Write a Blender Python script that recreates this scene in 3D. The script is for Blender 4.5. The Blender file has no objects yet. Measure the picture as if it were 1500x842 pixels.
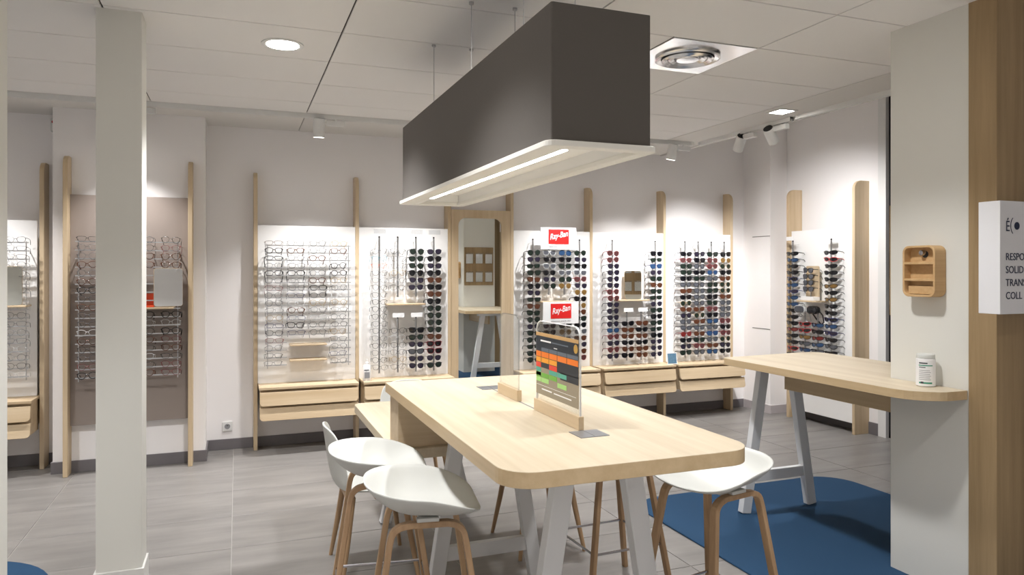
import bpy, bmesh, math, random
from mathutils import Vector, Matrix
random.seed(7)
S = bpy.context.scene
COL = S.collection
PI = math.pi

# ------------------------------------------------------------------ camera, world, exposure
cam_d = bpy.data.cameras.new('camera'); cam = bpy.data.objects.new('camera', cam_d); COL.objects.link(cam)
cam_d.sensor_width = 36; cam_d.lens = 36 * 1054.1 / 1500; cam_d.shift_y = -26.4 / 1500
cam_d.clip_start = 0.05; cam_d.clip_end = 60
cam.location = (0, 0, 1.63); cam.rotation_euler = (PI / 2, 0, -0.36497)
S.camera = cam
W = bpy.data.worlds.new('world'); S.world = W; W.use_nodes = True
W.node_tree.nodes['Background'].inputs[0].default_value = (0.02, 0.025, 0.04, 1)
W.node_tree.nodes['Background'].inputs[1].default_value = 0.3
S.view_settings.view_transform = 'Standard'; S.view_settings.look = 'None'
S.view_settings.exposure = 1.3; S.view_settings.gamma = 1.0
S.view_settings.use_curve_mapping = False
DOWN_W, TRACK_W, STRIP_E = 84.0, 66.0, 5.5     # ceiling downlights, track spots, pendant strip
CZ = 2.925                                       # ceiling height

# ------------------------------------------------------------------ materials
MATS = {}
def nm(name):
    m = bpy.data.materials.new(name); m.use_nodes = True; MATS[name] = m
    return m, m.node_tree.nodes, m.node_tree.links, m.node_tree.nodes['Principled BSDF']
def lin(c): return tuple(((v / 255) / 12.92 if v / 255 <= .04045 else ((v / 255 + .055) / 1.055) ** 2.4) for v in c) + (1,)
def plain(name, rgb, rough=.5, metal=0, spec=.5, var=.03, scale=6, bump=0, coat=0):
    m, N, L, P = nm(name)
    c = lin(rgb)
    P.inputs['Roughness'].default_value = rough; P.inputs['Metallic'].default_value = metal
    P.inputs['Specular IOR Level'].default_value = spec; P.inputs['Coat Weight'].default_value = coat
    tc = N.new('ShaderNodeTexCoord'); nz = N.new('ShaderNodeTexNoise'); nz.inputs['Scale'].default_value = scale
    L.new(tc.outputs['Object'], nz.inputs['Vector'])
    mx = N.new('ShaderNodeMix'); mx.data_type = 'RGBA'
    mx.inputs[6].default_value = tuple(v * (1 - var) for v in c[:3]) + (1,); mx.inputs[7].default_value = tuple(min(1, v * (1 + var)) for v in c[:3]) + (1,)
    L.new(nz.outputs['Fac'], mx.inputs[0]); L.new(mx.outputs[2], P.inputs['Base Color'])
    if bump:
        b = N.new('ShaderNodeBump'); b.inputs['Strength'].default_value = bump; b.inputs['Distance'].default_value = .002
        n2 = N.new('ShaderNodeTexNoise'); n2.inputs['Scale'].default_value = scale * 60; L.new(tc.outputs['Object'], n2.inputs['Vector'])
        L.new(n2.outputs['Fac'], b.inputs['Height']); L.new(b.outputs[0], P.inputs['Normal'])
    return m
def wood(name, axis, a, b, rough=.45, fine=1.0):
    m, N, L, P = nm(name)
    tc = N.new('ShaderNodeTexCoord'); oi = N.new('ShaderNodeObjectInfo')
    ad = N.new('ShaderNodeVectorMath'); ad.operation = 'ADD'
    mu = N.new('ShaderNodeVectorMath'); mu.operation = 'SCALE'; mu.inputs[0].default_value = (3.1, 7.7, 5.3)
    L.new(oi.outputs['Random'], mu.inputs['Scale']); L.new(tc.outputs['Object'], ad.inputs[0]); L.new(mu.outputs[0], ad.inputs[1])
    mp = N.new('ShaderNodeMapping'); sc = [26 * fine] * 3; sc[axis] = 1.1; mp.inputs['Scale'].default_value = sc
    L.new(ad.outputs[0], mp.inputs['Vector'])
    n1 = N.new('ShaderNodeTexNoise'); n1.inputs['Scale'].default_value = 1.0; n1.inputs['Detail'].default_value = 5; n1.inputs['Roughness'].default_value = .65
    L.new(mp.outputs[0], n1.inputs['Vector'])
    mp2 = N.new('ShaderNodeMapping'); sc2 = [6 * fine] * 3; sc2[axis] = .35; mp2.inputs['Scale'].default_value = sc2
    L.new(ad.outputs[0], mp2.inputs['Vector'])
    n2 = N.new('ShaderNodeTexNoise'); n2.inputs['Scale'].default_value = 1.0; n2.inputs['Detail'].default_value = 2; L.new(mp2.outputs[0], n2.inputs['Vector'])
    av = N.new('ShaderNodeMath'); av.operation = 'ADD'; L.new(n1.outputs['Fac'], av.inputs[0]); L.new(n2.outputs['Fac'], av.inputs[1])
    mr = N.new('ShaderNodeMapRange'); mr.inputs['From Min'].default_value = .7; mr.inputs['From Max'].default_value = 1.3; L.new(av.outputs[0], mr.inputs['Value'])
    mx = N.new('ShaderNodeMix'); mx.data_type = 'RGBA'; mx.inputs[6].default_value = lin(a); mx.inputs[7].default_value = lin(b)
    L.new(mr.outputs[0], mx.inputs[0]); L.new(mx.outputs[2], P.inputs['Base Color'])
    P.inputs['Roughness'].default_value = rough; P.inputs['Specular IOR Level'].default_value = .35
    return m
def emit(name, rgb, s):
    m, N, L, P = nm(name)
    P.inputs['Base Color'].default_value = (1, 1, 1, 1); P.inputs['Emission Color'].default_value = lin(rgb); P.inputs['Emission Strength'].default_value = s
    return m
def clear(name, tint=(1, 1, 1), gloss=.07, rough=.03):
    m, N, L, P = nm(name)
    N.remove(P); out = N['Material Output']
    t = N.new('ShaderNodeBsdfTransparent'); t.inputs[0].default_value = tint + (1,)
    g = N.new('ShaderNodeBsdfGlossy'); g.inputs['Roughness'].default_value = rough
    fr = N.new('ShaderNodeLayerWeight'); fr.inputs['Blend'].default_value = .25
    ma = N.new('ShaderNodeMath'); ma.operation = 'MULTIPLY_ADD'; ma.inputs[1].default_value = .4; ma.inputs[2].default_value = gloss
    L.new(fr.outputs['Fresnel'], ma.inputs[0])
    mx = N.new('ShaderNodeMixShader'); L.new(ma.outputs[0], mx.inputs[0]); L.new(t.outputs[0], mx.inputs[1]); L.new(g.outputs[0], mx.inputs[2])
    L.new(mx.outputs[0], out.inputs['Surface'])
    return m
WALLC = (233, 229, 228)
plain('wall_paint', (244, 241, 240), .7, var=.008, scale=2, bump=.03)
plain('column_paint', (220, 219, 212), .55, var=.008, scale=2, bump=.03)
plain('ceiling_board', (236, 234, 231), .85, var=.012, scale=3, bump=.05)
plain('ceiling_grid', (70, 68, 65), .8)
plain('ceiling_plaster', (222, 219, 214), .8, var=.008)
plain('white_laminate', (246, 245, 243), .4, var=.01)
plain('taupe_laminate', (150, 138, 130), .5, var=.015)
plain('skirting', (112, 108, 110), .45, var=.08, scale=9)
plain('skirting_pale', (186, 179, 180), .5)
plain('skirting_white', (215, 214, 210), .5)
plain('grout', (170, 166, 162), .8)
plain('white_metal', (228, 228, 226), .35)
plain('black_plastic', (22, 22, 24), .4)
plain('trestle_paint', (222, 223, 224), .4, var=.01)
plain('shell_plastic', (206, 207, 202), .42, var=.005)
plain('chrome', (200, 200, 205), .18, metal=1)
plain('steel', (188, 188, 190), .3, metal=1)
plain('rung_steel', (205, 206, 208), .3, metal=.7)
plain('polished_steel', (232, 232, 232), .2, metal=1, var=.02)
plain('mirror_silver', (240, 242, 240), .0, metal=1, var=0)
plain('lamp_fabric', (92, 87, 82), .85, var=.05, scale=200, bump=.15)
plain('lamp_frame', (236, 234, 226), .45)
plain('lamp_tray', (246, 245, 241), .5)
plain('carpet_blue', (22, 62, 94), .95, var=.25, scale=260, bump=.5)
plain('card_white', (240, 240, 240), .5)
plain('logo_red', (222, 32, 30), .5, var=.0)
plain('logo_white', (250, 250, 250), .5, var=.0)
plain('print_grey', (150, 150, 152), .6)
plain('print_navy', (38, 46, 72), .6, var=0)
plain('sign_white', (226, 226, 228), .5)
plain('plate_grey', (150, 152, 156), .3, metal=.6)
plain('slot_dark', (120, 118, 114), .5)
plain('window_frame_black', (20, 20, 22), .4)
plain('orange_plastic', (226, 82, 34), .4)
plain('label_green', (60, 150, 120), .5)
plain('label_dark', (60, 64, 70), .5)
plain('red_dot', (190, 30, 30), .5)
plain('picture_blue', (92, 124, 146), .3, var=.35, scale=40)
for n, c in dict(p_dark=(34, 42, 52), p_tan=(196, 158, 106), p_taupe=(150, 140, 120), p_orange=(238, 126, 40), p_amber=(236, 160, 48), p_red=(222, 66, 46), p_teal=(84, 168, 146), p_green=(112, 176, 66), p_lime=(166, 214, 128), p_grey=(96, 106, 118), p_gold=(190, 150, 70)).items(): plain(n, c, .5, var=0)
OAK_A, OAK_B = (192, 168, 134), (214, 194, 163)
for ax, n in enumerate('xyz'): wood('oak_' + n, ax, OAK_A, OAK_B)
wood('table_oak', 1, (190, 174, 148), (210, 197, 173), .42)
wood('table_edge', 1, (190, 165, 127), (208, 184, 147), .45)
wood('leg_oak', 2, (158, 127, 96), (190, 158, 122), .45, 1.4)
wood('door_oak', 2, (138, 115, 82), (172, 147, 111), .45, .8)
wood('organizer_oak', 1, (186, 150, 104), (210, 176, 130), .5, 1.5)
emit('led_white', (255, 252, 247), STRIP_E)
emit('lamp_glow', (255, 250, 242), 14)
clear('acrylic', (.97, .98, .97), .05)
clear('lens_clear', (.97, .97, .97), .04)
clear('acrylic_label', (.93, .94, .95), .06, .2)
# floor tiles
m, N, L, P = nm('floor_tile')
tc = N.new('ShaderNodeTexCoord'); oi = N.new('ShaderNodeObjectInfo')
mu = N.new('ShaderNodeVectorMath'); mu.operation = 'SCALE'; mu.inputs[0].default_value = (31, 57, 0); L.new(oi.outputs['Random'], mu.inputs['Scale'])
ad = N.new('ShaderNodeVectorMath'); L.new(tc.outputs['Object'], ad.inputs[0]); L.new(mu.outputs[0], ad.inputs[1])
mp = N.new('ShaderNodeMapping'); mp.inputs['Scale'].default_value = (1.1, 5, 1); L.new(ad.outputs[0], mp.inputs['Vector'])
n1 = N.new('ShaderNodeTexNoise'); n1.inputs['Scale'].default_value = 1.3; n1.inputs['Detail'].default_value = 6; n1.inputs['Roughness'].default_value = .6; L.new(mp.outputs[0], n1.inputs['Vector'])
cr = N.new('ShaderNodeValToRGB'); cr.color_ramp.elements[0].position = .3; cr.color_ramp.elements[0].color = lin((118, 115, 112)); cr.color_ramp.elements[1].position = .75; cr.color_ramp.elements[1].color = lin((144, 140, 136))
L.new(n1.outputs['Fac'], cr.inputs[0]); L.new(cr.outputs[0], P.inputs['Base Color']); P.inputs['Roughness'].default_value = .38; P.inputs['Specular IOR Level'].default_value = .4
# dark window glass
m, N, L, P = nm('night_glass'); P.inputs['Base Color'].default_value = lin((14, 26, 44)); P.inputs['Roughness'].default_value = .05
# eyewear
FRAME_C = dict(black=(24, 23, 24), tortoise=(92, 56, 36), burgundy=(120, 26, 36), gunmetal=(88, 88, 92), gold=(176, 148, 98), crystal=(206, 208, 208), navy=(40, 46, 96), red=(196, 36, 40), grey=(120, 120, 122), coral=(224, 112, 78), aqua=(70, 150, 170))
for n, c in FRAME_C.items(): plain('frame_' + n, c, .3, spec=.5, var=.1, scale=90)
LENS_C = dict(green=(34, 44, 38), black=(20, 20, 24), brown=(86, 52, 36), purple=(46, 41, 56), rose=(86, 54, 54), grey=(84, 86, 92), blue=(44, 72, 108), amber=(120, 92, 50), red=(112, 40, 36))
for n, c in LENS_C.items():
    plain('lens_' + n, c, .08, spec=.6, var=.12, scale=25)

# ------------------------------------------------------------------ geometry helpers
def box(x0, x1, y0, y1, z0, z1):
    v = [(x, y, z) for z in (z0, z1) for y in (y0, y1) for x in (x0, x1)]
    return v, [(0, 2, 3, 1), (4, 5, 7, 6), (0, 1, 5, 4), (2, 6, 7, 3), (0, 4, 6, 2), (1, 3, 7, 5)]
def prism(poly, axis, a, b):
    n = len(poly)
    def P3(p, t): return {0: (t, p[0], p[1]), 1: (p[0], t, p[1]), 2: (p[0], p[1], t)}[axis]
    v = [P3(p, a) for p in poly] + [P3(p, b) for p in poly]
    f = [tuple(range(n))[::-1], tuple(range(n, 2 * n))] + [(i, (i + 1) % n, n + (i + 1) % n, n + i) for i in range(n)]
    return v, f
def rrect(x0, x1, y0, y1, r, n=6, corners=(1, 1, 1, 1)):     # corners: x0y0, x1y0, x1y1, x0y1
    pts = []
    for (cx, cy, a0, on, px, py) in ((x0 + r, y0 + r, PI, corners[0], x0, y0), (x1 - r, y0 + r, 1.5 * PI, corners[1], x1, y0), (x1 - r, y1 - r, 0, corners[2], x1, y1), (x0 + r, y1 - r, .5 * PI, corners[3], x0, y1)):
        if on: pts += [(cx + r * math.cos(a0 + k * PI / 2 / n), cy + r * math.sin(a0 + k * PI / 2 / n)) for k in range(n + 1)]
        else: pts.append((px, py))
    return pts
def ring_prism(outer, inner, axis, a, b):
    n = len(outer); assert n == len(inner)
    def P3(p, t): return {0: (t, p[0], p[1]), 1: (p[0], t, p[1]), 2: (p[0], p[1], t)}[axis]
    v = [P3(p, a) for p in outer] + [P3(p, a) for p in inner] + [P3(p, b) for p in outer] + [P3(p, b) for p in inner]
    f = []
    for i in range(n):
        j = (i + 1) % n
        f += [(i, j, n + j, n + i), (2 * n + i, 3 * n + i, 3 * n + j, 2 * n + j), (i, 2 * n + i, 2 * n + j, j), (n + i, n + j, 3 * n + j, 3 * n + i)]
    return v, f
def tube(path, r, n=6, closed=False, caps=True):
    path = [Vector(p) for p in path]; m = len(path); v = []; f = []
    rr = r if isinstance(r, (list, tuple)) else [r] * m
    up = None
    for i, p in enumerate(path):
        if closed: d = path[(i + 1) % m] - path[i - 1]
        else: d = path[min(i + 1, m - 1)] - path[max(i - 1, 0)]
        d.normalize()
        if up is None: up = Vector((0, 0, 1)) if abs(d.z) < .9 else Vector((1, 0, 0))
        s = d.cross(up)
        if s.length < 1e-6: s = d.orthogonal()
        s.normalize(); u = s.cross(d).normalized(); up = u
        v += [tuple(p + (s * math.cos(2 * PI * k / n) + u * math.sin(2 * PI * k / n)) * rr[i]) for k in range(n)]
    for i in range(m if closed else m - 1):
        j = (i + 1) % m
        f += [(i * n + k, i * n + (k + 1) % n, j * n + (k + 1) % n, j * n + k) for k in range(n)]
    if not closed and caps: f += [tuple(range(n))[::-1], tuple(range((m - 1) * n, m * n))]
    return v, f
def bar(path, w, t, side):          # rectangular section swept along a path; side = vector of the w direction
    path = [Vector(p) for p in path]; m = len(path); v = []; f = []; side = Vector(side)
    for i, p in enumerate(path):
        d = (path[min(i + 1, m - 1)] - path[max(i - 1, 0)]).normalized()
        u = side - d * side.dot(d); u.normalize(); q = d.cross(u).normalized()
        v += [tuple(p + u * a * w / 2 + q * b * t / 2) for a, b in ((-1, -1), (1, -1), (1, 1), (-1, 1))]
    for i in range(m - 1):
        f += [(i * 4 + k, i * 4 + (k + 1) % 4, i * 4 + 4 + (k + 1) % 4, i * 4 + 4 + k) for k in range(4)]
    f += [(3, 2, 1, 0), tuple(range((m - 1) * 4, m * 4))]
    return v, f
def lathe(prof, n=20, c=(0, 0, 0)):
    v = []; f = []
    for r, z in prof: v += [(c[0] + max(r, 1e-4) * math.cos(2 * PI * k / n), c[1] + max(r, 1e-4) * math.sin(2 * PI * k / n), c[2] + z) for k in range(n)]
    for i in range(len(prof) - 1): f += [(i * n + k, i * n + (k + 1) % n, (i + 1) * n + (k + 1) % n, (i + 1) * n + k) for k in range(n)]
    f += [tuple(range(n))[::-1], tuple(range((len(prof) - 1) * n, len(prof) * n))]
    return v, f
def join(*gs):
    V = []; Fs = []
    for v, f in gs:
        o = len(V); V += list(v); Fs += [tuple(i + o for i in q) for q in f]
    return V, Fs
def xf(g, M): return [tuple(M @ Vector(p)) for p in g[0]], g[1]
def mesh(name, g, material, bevel=0, smooth=False, segs=2):
    me = bpy.data.meshes.new(name); me.from_pydata(g[0], [], g[1])
    bm = bmesh.new(); bm.from_mesh(me); bmesh.ops.recalc_face_normals(bm, faces=bm.faces)
    if bevel:
        es = [e for e in bm.edges if len(e.link_faces) == 2 and e.calc_face_angle(0) > .5]
        bmesh.ops.bevel(bm, geom=es, offset=bevel, segments=segs, profile=.5, affect='EDGES')
    bm.to_mesh(me); bm.free()
    if smooth:
        me.polygons.foreach_set('use_smooth', [True] * len(me.polygons))
        if smooth != 'all': me.set_sharp_from_angle(angle=.7)
    me.materials.append(MATS[material])
    return me
def link(name, me, parent=None, loc=None, rot=None):
    o = bpy.data.objects.new(name, me); COL.objects.link(o)
    if parent: o.parent = parent
    if loc: o.location = loc
    if rot: o.rotation_euler = rot
    return o
def part(name, g, material, parent=None, bevel=0, smooth=False, segs=2):
    return link(name, mesh(name, g, material, bevel, smooth, segs), parent)
def tag(o, label=None, cat=None, group=None, kind=None):
    if label: o['label'] = label
    if cat: o['category'] = cat
    if group: o['group'] = group
    if kind: o['kind'] = kind
    return o
def thing(name, label, cat, loc=(0, 0, 0), rz=0, group=None):
    o = bpy.data.objects.new(name, None); COL.objects.link(o); o.location = loc; o.rotation_euler = (0, 0, rz); o.empty_display_size = .05
    return tag(o, label, cat, group)
def struct(name, g, material, parent=None, **k):
    o = part(name, g, material, parent, **k)
    if not parent: o['kind'] = 'structure'
    return o
def copy_tree(o, parent=None):
    c = o.copy(); COL.objects.link(c); c.parent = parent
    for ch in list(o.children): copy_tree(ch, c)
    return c
def text(name, s, size, material, parent, loc, rot, shear=0, offset=0, align='LEFT', sx=1, extrude=.0006):
    cu = bpy.data.curves.new(name, 'FONT'); cu.body = s; cu.size = size; cu.shear = shear; cu.offset = offset; cu.extrude = extrude; cu.align_x = align; cu.resolution_u = 3
    t = bpy.data.objects.new(name + '_t', cu); COL.objects.link(t)
    dg = bpy.context.evaluated_depsgraph_get(); me = bpy.data.meshes.new_from_object(t.evaluated_get(dg)); me.name = name
    bpy.data.objects.remove(t); bpy.data.curves.remove(cu)
    me.materials.clear(); me.materials.append(MATS[material])
    if sx != 1:
        for v in me.vertices: v.co.x *= sx
    return link(name, me, parent, loc, rot)
ORD = ['first', 'second', 'third', 'fourth', 'fifth', 'sixth', 'seventh', 'eighth', 'ninth', 'tenth', 'eleventh', 'twelfth', 'thirteenth', 'fourteenth', 'fifteenth', 'sixteenth', 'seventeenth']

# ------------------------------------------------------------------ room shell
X0, X1, YB, Y0 = -4.2, 5.87, 7.02, -4.0
EDGE = 4.5                                        # the lowered ceiling stops here; beyond it the ceiling is higher
floor = struct('floor', box(X0 - .2, X1 + .2, Y0 - .2, YB + .2, -.12, -.004), 'grout')
TX, TY = 1.18, .585
tile_me = {}
def tile_mesh(w, d, z0, z1, mt, bev):
    k = (round(w, 3), round(d, 3), mt)
    if k not in tile_me: tile_me[k] = mesh('tile', box(0, w, 0, d, z0, z1), mt, bevel=bev, segs=1)
    return tile_me[k]
xs = [-.03 + TX * i for i in range(-4, 7)]; ys = [6.27 + TY * j for j in range(-18, 3)]
for i in range(len(xs) - 1):
    for j in range(len(ys) - 1):
        a, b, c, d = max(xs[i], X0), min(xs[i + 1], X1), max(ys[j], Y0), min(ys[j + 1], YB)
        if b - a < .05 or d - c < .05: continue
        link('floor_tile', tile_mesh(b - a - .005, d - c - .005, -.006, 0, 'floor_tile', .0012), floor, (a + .0025, c + .0025, 0))
ceiling = struct('ceiling', box(X0 - .2, EDGE, Y0 - .2, YB + .2, CZ + .009, CZ + .12), 'ceiling_grid')
gx = [.5375 + 1.1595 * i for i in range(-5, 4)] + [EDGE]; gy = [4.0136 + .5895 * j for j in range(-14, 4)] + [6.165]
gy = [v for v in gy if v < 6.0] + [6.165]
for i in range(len(gx) - 1):
    for j in range(len(gy) - 1):
        a, b, c, d = max(gx[i], X0), min(gx[i + 1], EDGE), max(gy[j], Y0), min(gy[j + 1], 6.165)
        if b - a < .05 or d - c < .05: continue
        if i == len(gx) - 2: continue
        if abs(gx[i] - 1.697) < .01 and abs(c - 3.4241) < .01: b = 2.277          # the other half of this cell is the air diffuser
        link('ceiling_tile', tile_mesh(b - a - .009, d - c - .009, 0, .01, 'ceiling_board', .0015), ceiling, (a + .0045, c + .0045, CZ))
part('plaster_border', box(4.02, EDGE - .002, Y0, 6.165, CZ, CZ + .012), 'ceiling_plaster', ceiling)
for a, b in ((X0, .5345), (.5405, EDGE - .002)):
    part('plaster_border', box(a, b, 6.235, YB, CZ, CZ + .012), 'ceiling_plaster', ceiling)
struct('ceiling_upper', box(EDGE - .06, X1 + .3, Y0 - .2, YB + .3, 3.42, 3.54), 'ceiling_plaster')
struct('trim_1', box(EDGE - .02, EDGE + .02, Y0, YB, CZ - .012, 3.42), 'ceiling_plaster')
struct('wall_back', box(X0 - .2, X1 + .3, YB, YB + .15, -.1, 3.5), 'wall_paint')
struct('wall_pilaster', box(-1.372, -.252, 6.66, YB + .01, -.01, CZ), 'wall_paint')
struct('wall_left', box(X0 - .2, X0, Y0, YB + .1, -.1, CZ + .1), 'wall_paint')
struct('wall_front', box(X0 - .2, X1 + .3, Y0 - .2, Y0, -.1, 3.5), 'wall_paint')
WY0, WY1 = 3.2, 5.24                              # dark window in the right wall
struct('wall_right', join(box(X1, X1 + .2, WY1, YB + .1, -.1, 3.5), box(X1, X1 + .2, Y0 - .1, WY0, -.1, 3.5)), 'wall_paint')
win = struct('window_1', join(box(X1 + .03, X1 + .1, WY0, WY1, 0, .05), box(X1 + .03, X1 + .1, WY0, WY1, 3.25, 3.42), box(X1 + .03, X1 + .1, WY1 - .05, WY1, 0, 3.3), box(X1 + .03, X1 + .1, WY0, WY0 + .05, 0, 3.3), box(X1 + .03, X1 + .1, 4.2, 4.25, 0, 3.3)), 'window_frame_black')
for a, b in ((WY0 + .05, 4.2), (4.25, WY1 - .05)): part('pane', box(X1 + .06, X1 + .07, a, b, .05, 3.25), 'night_glass', win)
struct('trim_2', box(X1 - .01, X1 + .03, WY1 - .03, WY1 + .06, 0, 3.42), 'white_metal')
cas = struct('wall_casing', box(5.635, X1 + .05, 6.56, YB + .01, -.01, 3.42), 'wall_paint')
for z in (2.009, .951): part('panel_joint', box(5.632, 5.6365, 6.565, 6.86, z - .004, z + .004), 'slot_dark', cas)
# skirtings
def skirt(name, g, mt='skirting'): return struct(name, g, mt, bevel=.002, segs=1)
skirt('baseboard_back', join(box(-.252, 5.635, YB - .012, YB, 0, .095), box(X0, -1.372, YB - .012, YB, 0, .095)))
skirt('baseboard_pilaster', join(box(-1.384, -.24, 6.648, 6.66, 0, .095), box(-.252, -.24, 6.66, YB, 0, .095), box(-1.384, -1.372, 6.66, YB, 0, .095)))
skirt('baseboard_casing', join(box(5.623, 5.635, 6.548, YB, 0, .095), box(5.635, X1, 6.548, 6.56, 0, .095)), 'skirting_pale')
skirt('baseboard_right', box(X1 - .012, X1, WY1 + .06, 6.55, 0, .12))
skirt('baseboard_left', box(X0, X0 + .012, Y0, YB, 0, .095))
# white columns
struct('wall_column_slim', box(-.652, -.447, 4.05, 4.24, 0, CZ + .003), 'column_paint', bevel=.004)
skirt('baseboard_column', join(box(-.662, -.437, 4.04, 4.25, 0, .13)), 'skirting_white')
struct('wall_column_near', box(-1.25, -.83, 3.05, 3.3, 0, CZ + .003), 'column_paint', bevel=.004)
colw = struct('wall_column_panel', box(3.33, 3.85, 2.48, 2.93, 0.004, CZ + .003), 'column_paint', bevel=.002)
struct('trim_3', box(3.325, 4.1, 2.339, 2.4795, 0.002, CZ + .003), 'door_oak', bevel=.003)

# ------------------------------------------------------------------ ceiling fittings and lamps
def light(name, kind, energy, loc, parent=None, aim=None, **k):
    d = bpy.data.lights.new(name, kind); d.energy = energy; d.color = k.pop('color', (.985, .985, 1))
    for a, b in k.items(): setattr(d, a, b)
    o = bpy.data.objects.new(name, d); COL.objects.link(o); o.location = loc
    if parent: o.parent = parent
    dirv = Vector(aim) if aim else Vector((0, 0, -1))
    o.rotation_euler = dirv.to_track_quat('-Z', 'Y').to_euler()
    return o
def downlight(x, y, label, k=1.0):
    t = thing('ceiling_downlight', label, 'downlight', (x, y, CZ), 0, 'recessed ceiling downlights')
    ring = [(.118, -.001), (.118, -.006), (.104, -.01), (.09, -.004), (.09, -.001)]
    part('trim_ring', lathe(ring, 32), 'white_metal', t, smooth=True)
    part('lens', lathe([(.09, -.0005), (.09, -.0055), (.001, -.006)], 32), 'lamp_glow', t)
    light('bulb', 'SPOT', DOWN_W * k, (0, 0, -.03), t, spot_size=1.95, spot_blend=.55, shadow_soft_size=.08)
downlight(.245, 4.337, 'round recessed white downlight in ceiling tile beside slim white column')
d2 = thing('ceiling_downlight', 'square recessed downlight in the plaster border near the black window', 'downlight', (4.17, 4.72, CZ), 0, 'recessed ceiling downlights')
part('trim_ring', ring_prism(rrect(-.09, .09, -.09, .09, .005, 1), rrect(-.07, .07, -.07, .07, .005, 1), 2, -.006, -.0005), 'white_metal', d2)
part('lens', box(-.07, .07, -.07, .07, -.004, -.0005), 'lamp_glow', d2)
light('bulb', 'SPOT', DOWN_W * .6, (0, 0, -.03), d2, spot_size=1.95, spot_blend=.55, shadow_soft_size=.07)
for x, y, w in [(.245, 2.6, 'between the slim column and the pendant lamp'), (2.2, 2.6, 'between the pendant lamp and the white column'), (2.2, 4.337, 'between the pendant lamp and the air diffuser'), (-2.07, 4.337, 'above the round rug'), (-2.07, 2.6, 'behind the near column'),
                (.245, .86, 'near the middle of the shop'), (2.2, .86, 'in front of the oak panel with the sign'), (-2.07, .86, 'near the plain side wall'), (.245, -1.5, 'added unseen as fill, middle of the front wall'), (2.2, -1.5, 'added unseen as fill, front wall near the sign'), (-2.07, -1.5, 'added unseen as fill, front corner by the plain wall')]:
    downlight(x, y, 'round recessed white ceiling downlight ' + w, 3.3 if y < 0 else .35 if y < 2 else .56 if y < 3 else .9)  # front-wall row is unseen, added extra strong to lift the ambient light
# lighting track
def track(name, label, a, b, along):
    t = thing(name, label, 'track', (0, 0, CZ), 0, 'ceiling lighting tracks')
    def bx(u0, u1, v0, v1, z0, z1): return box(u0, u1, v0, v1, z0, z1) if along == 'x' else box(v0, v1, u0, u1, z0, z1)
    c = 6.2 if along == 'x' else 4.4
    part('rail', join(bx(a, b, c - .018, c - .010, -.034, .002), bx(a, b, c + .010, c + .018, -.034, .002), bx(a, b, c - .012, c + .012, -.014, .002)), 'white_metal', t)
    for e in (a, b - .03): part('end_cap', bx(e, e + .03, c - .02, c + .02, -.036, .001), 'white_metal', t)
    return t
ceil_gap = part('track_recess', box(X0, EDGE - .002, 6.165, 6.235, CZ + .002, CZ + .012), 'ceiling_plaster', ceiling)
track('lighting_track', 'long white lighting track parallel to the back wall', X0 + .1, 4.34, 'x')
track('lighting_track', 'white lighting track in the plaster border leading to the back corner', 4.86, 6.16, 'y')
track('lighting_track', 'white lighting track in the plaster border beside the square downlight', 3.2, 4.8, 'y')
def track_spot(loc, aim, label, box_dir, power=1.0, size=1.65):
    t = thing('track_spotlight', label, 'spotlight', loc, 0, 'track spotlights')
    aim = Vector(aim).normalized()
    d = Vector(box_dir)
    sx, sy = (.15, .022) if abs(d.x) > .5 else (.022, .15)
    c = d * .135
    part('driver_box', box(c.x - sx / 2 - .0, c.x + sx / 2, c.y - .0 - sy / 2, c.y + sy / 2, -.09, -.045) if abs(d.x) > .5 else box(c.x - sx, c.x + sx, c.y - sy / 2, c.y + sy / 2, -.09, -.045), 'white_metal', t, bevel=.003)
    part('stem', join(lathe([(.012, -.05), (.012, -.03)], 10, tuple(c)), box(min(0, c.x) - .006, max(0, c.x) + .006, min(0, c.y) - .006, max(0, c.y) + .006, -.075, -.06)), 'white_metal', t)
    q = aim.to_track_quat('-Z', 'Y').to_matrix().to_4x4()
    M = Matrix.Translation((0, 0, -.1)) @ q
    part('head', xf(lathe([(.044, .066), (.048, .062), (.048, -.09), (.043, -.09), (.043, -.074), (.001, -.074)], 24), M), 'white_metal', t, smooth=True)
    part('rear_grille', xf(lathe([(.042, .0655), (.042, .0675), (.001, .068)], 24), M), 'black_plastic', t)
    part('led', xf(lathe([(.04, -.0735), (.04, -.076), (.001, -.076)], 20), M), 'lamp_glow', t)
    light('beam', 'SPOT', TRACK_W * power, Vector((0, 0, -.1)) + aim * .1, t, aim, spot_size=size, spot_blend=1.0, shadow_soft_size=.022, color=(1, .985, .985))
DN = (0, .12, -1)
track_spot((.64, 6.2, CZ), DN, 'white track spotlight above the first eyeglass panel', (1, 0, 0))
track_spot((1.5, 6.2, CZ), DN, 'white track spotlight above the panel next to the tall mirror', (1, 0, 0))
track_spot((3.08, 6.2, CZ), DN, 'white track spotlight above the panel with red logo cards', (1, 0, 0))
track_spot((4.1, 6.2, CZ), (-.1, .2, -1), 'white track spotlight at the corner end of the long track', (1, 0, 0))
track_spot((-.8, 6.2, CZ), (0, .12, -1), 'white track spotlight above the taupe panel behind the slim column', (1, 0, 0), .6)
track_spot((-1.95, 6.2, CZ), DN, 'white track spotlight above the recessed eyeglass panel', (1, 0, 0))
track_spot((4.4, 5.53, CZ), (.35, 1.0, -1.05), 'upright white track spotlight on the track leading to the corner', (0, -1, 0), 1.3, 1.2)
track_spot((4.4, 5.12, CZ), (1.0, .45, -.95), 'tilted white track spotlight beside the square downlight', (0, -1, 0), .8, 1.75)
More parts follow.
